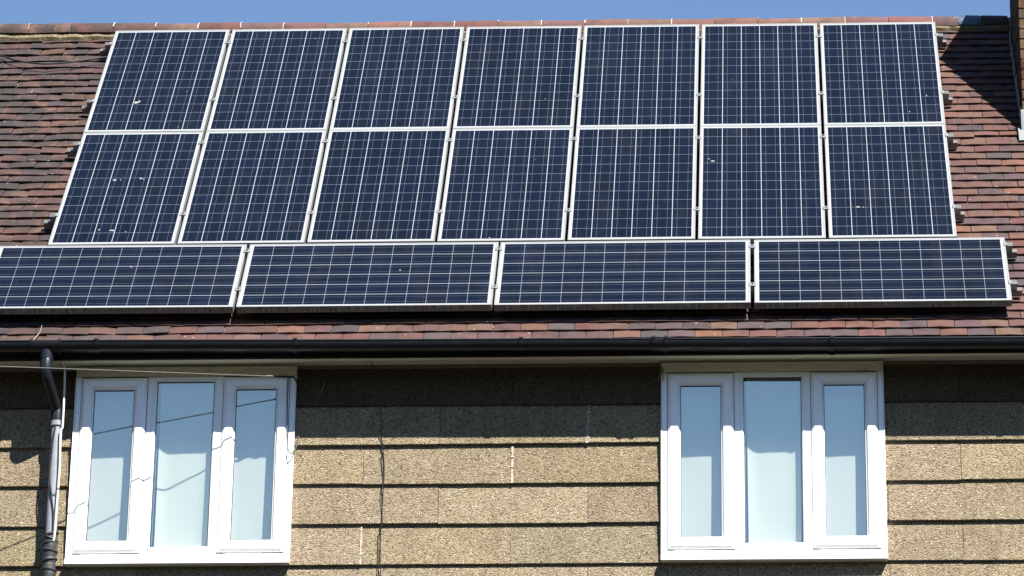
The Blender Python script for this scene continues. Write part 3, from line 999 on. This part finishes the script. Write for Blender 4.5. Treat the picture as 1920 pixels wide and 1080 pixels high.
# ------------------------------------------------------------------ rails with clamps and hooks
def make_rail(v, u0, u1, gaps, e0, e1, n_off, label):
    root = tag(empty('mounting_rail', roof(u0, v, -.06)), label, 'rail', 'aluminium rails under the panels')
    inv = Matrix.Translation(-Vector(root.location))
    def fn(u, vv, n): return inv @ roof(u, v + vv, n + n_off)
    r = MB()
    r.box(u0, u1, -.016, .016, -.084, -.052, fn=fn)
    r.box(u0 - .001, u1 + .001, -.020, .020, -.0515, -.0465, fn=fn)
    r.box(u0 - .001, u1 + .001, -.020, .020, -.0895, -.0845, fn=fn)
    r.build('rail', RAIL, root)
    for g in gaps:
        c = MB()
        c.box(g - .021, g + .021, -.020, .020, .0008, .0048, fn=fn)
        c.box(g - .0075, g + .0075, -.020, .020, -.046, .0007, fn=fn)
        c.build('mid_clamp', CLAMP, root, bevel=.001)
        b = MB()
        ring_ = [fn(g + cos(q * pi / 3) * .0065, sin(q * pi / 3) * .0065, .005) for q in range(6)] + [fn(g + cos(q * pi / 3) * .0065, sin(q * pi / 3) * .0065, .009) for q in range(6)]
        b.mesh(ring_, [(0, 1, 7, 6), (1, 2, 8, 7), (2, 3, 9, 8), (3, 4, 10, 9), (4, 5, 11, 10), (5, 0, 6, 11), (6, 7, 8, 9, 10, 11)])
        b.build('clamp_bolt', WIRE_DARK, root)
    for e, s in ((e0, -1), (e1, 1)):
        if e is None: continue
        c = MB()
        def bx(a, b, *k): c.box(min(e + s * a, e + s * b), max(e + s * a, e + s * b), *k, fn=fn)
        bx(-.009, .0115, -.020, .020, .0008, .0048)
        bx(.002, .046, -.020, .020, -.0035, .0006)
        bx(.002, .044, -.018, .018, -.045, -.0036)
        for q in (-.014, -.004, .006):
            bx(.012, .046, q, q + .005, .0007, .0035)
        c.build('end_clamp', CLAMP, root, bevel=.0008)
    u = u0 + .35
    while u < u1:
        h = MB()
        h.box(u - .015, u + .015, -.028, .022, -.0955, -.0896, fn=fn)
        h.box(u - .015, u + .015, -.034, -.0282, -.118, -.075, fn=fn)
        h.box(u - .015, u + .015, -.028, .10, -.1225, -.1165, fn=fn)
        h.build('roof_hook', RAIL, root)
        u += 1.15
    return root
GT = [i * .828 - .010 for i in range(1, 7)]
E1 = 6 * .828 + PW
make_rail(2.95, -.085, E1 + .070, GT, 0, E1, 0, 'topmost aluminium rail under the panels, its right end beside the chimney shadow')
make_rail(2.05, -.082, E1 + .070, GT, 0, E1, 0, 'second rail from the top, under the lower half of the top panel row')
make_rail(1.408, -.085, E1 + .072, GT, 0, E1, 0, 'third rail from the top, under the upper part of the middle panel row')
make_rail(.398, -.088, E1 + .068, GT, 0, E1, 0, 'fourth rail from the top, under the lower part of the middle panel row')
GB = [-.3042 + i * 1.6 - .010 for i in (1, 2, 3)]
GB[1] -= .003; GB[2] -= .004
E3 = -.3042 + 4.8 - .002 + PL
make_rail(-.118, -.385, E3 + .074, GB, -.3042, E3, .004, 'upper of the two rails under the bottom row of sideways panels')
make_rail(-.612, -.385, E3 + .074, GB, -.3042, E3, .004, 'lowest rail, under the lower edge of the sideways panels above the gutter')

# ------------------------------------------------------------------ cables
def cable(name, pts, r, mat, label, n=8, seg=8, cat='cable'):
    m_ = MB(); b = Vector(pts[0])
    m_.tube([p - b for p in smoothpath(pts, n)], r, seg)
    o = m_.build(name, mat, None, smooth=True, loc=b)
    return tag(o, label, cat)
# thin service wire from the window corner out over the left edge
wp = []
for i in range(41):
    f = i / 40; X = 1.665 + (-6.5 - 1.665) * f
    wp.append(P(X, -.47 - .333 * (1.665 - X), -1.076 - .070 * (1.665 - X) - .12 * f * (1 - f) * 0))
wm_ = MB(); b0 = wp[0]
wm_.tube([q - b0 for q in wp], .0039, 8)
so = wm_.build('service_wire', WIRE_PALE, None, smooth=True, loc=b0)
tag(so, 'thin pale wire from the left window\'s top right corner to the photo\'s left edge', 'wire')
sl = MB()
sl.tube([wp[0] - b0, P(1.50, -.47 - .333 * .165, -1.076 - .07 * .165) - b0], .0066, 8)
sl.tube([wp[0] - b0, P(1.668, -.40, -1.072) - b0, P(1.668, -.318, -1.07) - b0], .005, 8)
sl.build('wire_sleeve', WIRE_DARK, so, smooth=True)
cable('loop_cable', [P(1.612, -.345, -1.02), P(1.614, -.345, -1.2), P(1.619, -.344, -1.40), P(1.628, -.346, -1.49), P(1.645, -.352, -1.527), P(1.666, -.350, -1.512), P(1.680, -.325, -1.462), P(1.688, -.306, -1.40)],
      .0036, mat_plain('grey_cable', (.05, .052, .055), .6, .3), 'thin grey cable hanging in a loop down the left window\'s right jamb')
wc = [(2.123, -.40, -.935), (2.151, -.315, -.99), (2.165, -.306, -1.08), (2.182, -.308, -1.207), (2.190, -.298, -1.30), (2.204, -.308, -1.45), (2.212, -.296, -1.52), (2.220, -.304, -1.62),
      (2.218, -.308, -1.715), (2.215, -.296, -1.79), (2.213, -.306, -1.96), (2.208, -.296, -2.04), (2.212, -.306, -2.22), (2.216, -.298, -2.30), (2.214, -.306, -2.47), (2.21, -.30, -2.7), (2.21, -.30, -3.6)]
cable('wall_cable', [P(*q) for q in wc], .0027, WIRE_DARK, 'thicker black cable hanging from the soffit down the wall between the windows')
wc2 = [(2.176, -.307, -1.39), (2.196, -.307, -1.44), (2.214, -.307, -1.47), (2.200, -.298, -1.56), (2.214, -.305, -1.68), (2.206, -.306, -1.80), (2.218, -.305, -1.96), (2.196, -.300, -2.04), (2.200, -.306, -2.21), (2.197, -.30, -2.34), (2.20, -.306, -2.48), (2.2, -.30, -3.5)]
cable('wall_cable', [P(*q) for q in wc2], .0022, WIRE_DARK, 'thinner black cable beside the longer one, hanging between the windows below the eave shadow')
cable('pipe_cable', [P(.225, -.50, -.955), P(.236, -.45, -.985), P(.241, -.437, -1.02), P(.246, -.437, -1.16), P(.248, -.437, -1.37), P(.238, -.437, -1.41), P(.246, -.437, -1.64), P(.243, -.437, -1.88), P(.240, -.435, -2.06), P(.235, -.43, -2.10)],
      .0066, WIRE_WHITE, 'white cable clipped down the right side of the downpipe')
cable('pipe_cable', [P(.205, -.432, -1.36), P(.196, -.434, -1.45), P(.191, -.434, -1.56), P(.189, -.434, -1.68), P(.207, -.434, -1.81), P(.224, -.434, -1.92), P(.229, -.432, -2.05)],
      .0042, WIRE_DARK, 'thin black cable snaking down the face of the grey lower pipe')
rc = [(-1.5, 3.02), (-1.0, 2.99), (-.798, 2.955), (-.665, 2.832), (-.465, 2.752), (-.281, 2.772), (-.103, 2.835), (.05, 2.88)]
rcn = [-.09, -.09, -.085, -.065, -.055, -.055, -.06, -.06]
cable('roof_cable', [roof(u, v, n) for (u, v), n in zip(rc, rcn)], .0066, WIRE_DARK, 'black cable sagging over the tiles left of the top panel row')
tw = MB()
p0 = P(.06, -.63, -.895)
tw.tube([Vector((0, 0, 0)), P(.078, -.60, -.85) - p0, P(.092, -.555, -.80) - p0, P(.098, -.53, -.745) - p0], [.003, .004, .003, .002], 6)
tw.tube([P(.080, -.595, -.845) - p0, P(.070, -.58, -.835) - p0], [.003, .002], 6)
tag(tw.build('twig', TWIG, loc=p0), 'dry twig lying on the eaves tiles above the gutter outlet', 'twig')
# wisps of straw at the right window's top corner, and one loose strand on the dark boards
def wisp(name, base, strands, r_, mat, label, cat):
    m_ = MB(); b_ = P(*base)
    for st in strands:
        m_.tube([P(*q) - b_ for q in st], r_, 5)
    return tag(m_.build(name, mat, None, loc=b_), label, cat)
bx_, bz_ = 3.917, -.945
stw = []
for q in range(9):
    dx, l_ = rnd.uniform(-.022, .012), rnd.uniform(.05, .13)
    stw.append([(bx_ + rnd.uniform(-.006, .006), -.312, bz_ + .012), (bx_ + dx * .6, -.330, bz_ - l_ * .45), (bx_ + dx + rnd.uniform(-.01, .01), -.326, bz_ - l_)])
STRAW = mat_plain('old_straw', (.21, .19, .11), .9, .1, 0, 40, .3)
wisp('straw_tuft', (bx_, -.312, bz_), stw, .0014, STRAW, 'small tuft of straw hanging at the right window\'s top left corner', 'straw')
wisp('loose_strand', (1.822, -.300, -1.10), [[(1.838, -.306, -1.055), (1.826, -.307, -1.085), (1.812, -.308, -1.125)]], .0022, STRAW,
     'short pale strand stuck to the dark top boards beside the left window', 'straw')
# overhead cables across the street, seen mirrored in the left window
for dz in (0, .020):
    oc = MB()
    pts = [Vector((x_, -9.6, 8.995 + dz * (1 + .03 * x_) - .135 * (x_ - .9) + .0006 * (x_ - .9) ** 2)) for x_ in range(-25, 26, 2)]
    b0 = pts[0].copy()
    oc.tube([p - b0 for p in pts], .0055, 6)
    tag(oc.build('overhead_cable', WIRE_DARK, loc=b0), ('lower' if dz == 0 else 'upper') + ' of two thin dark overhead cables mirrored in the left window\'s panes', 'cable')
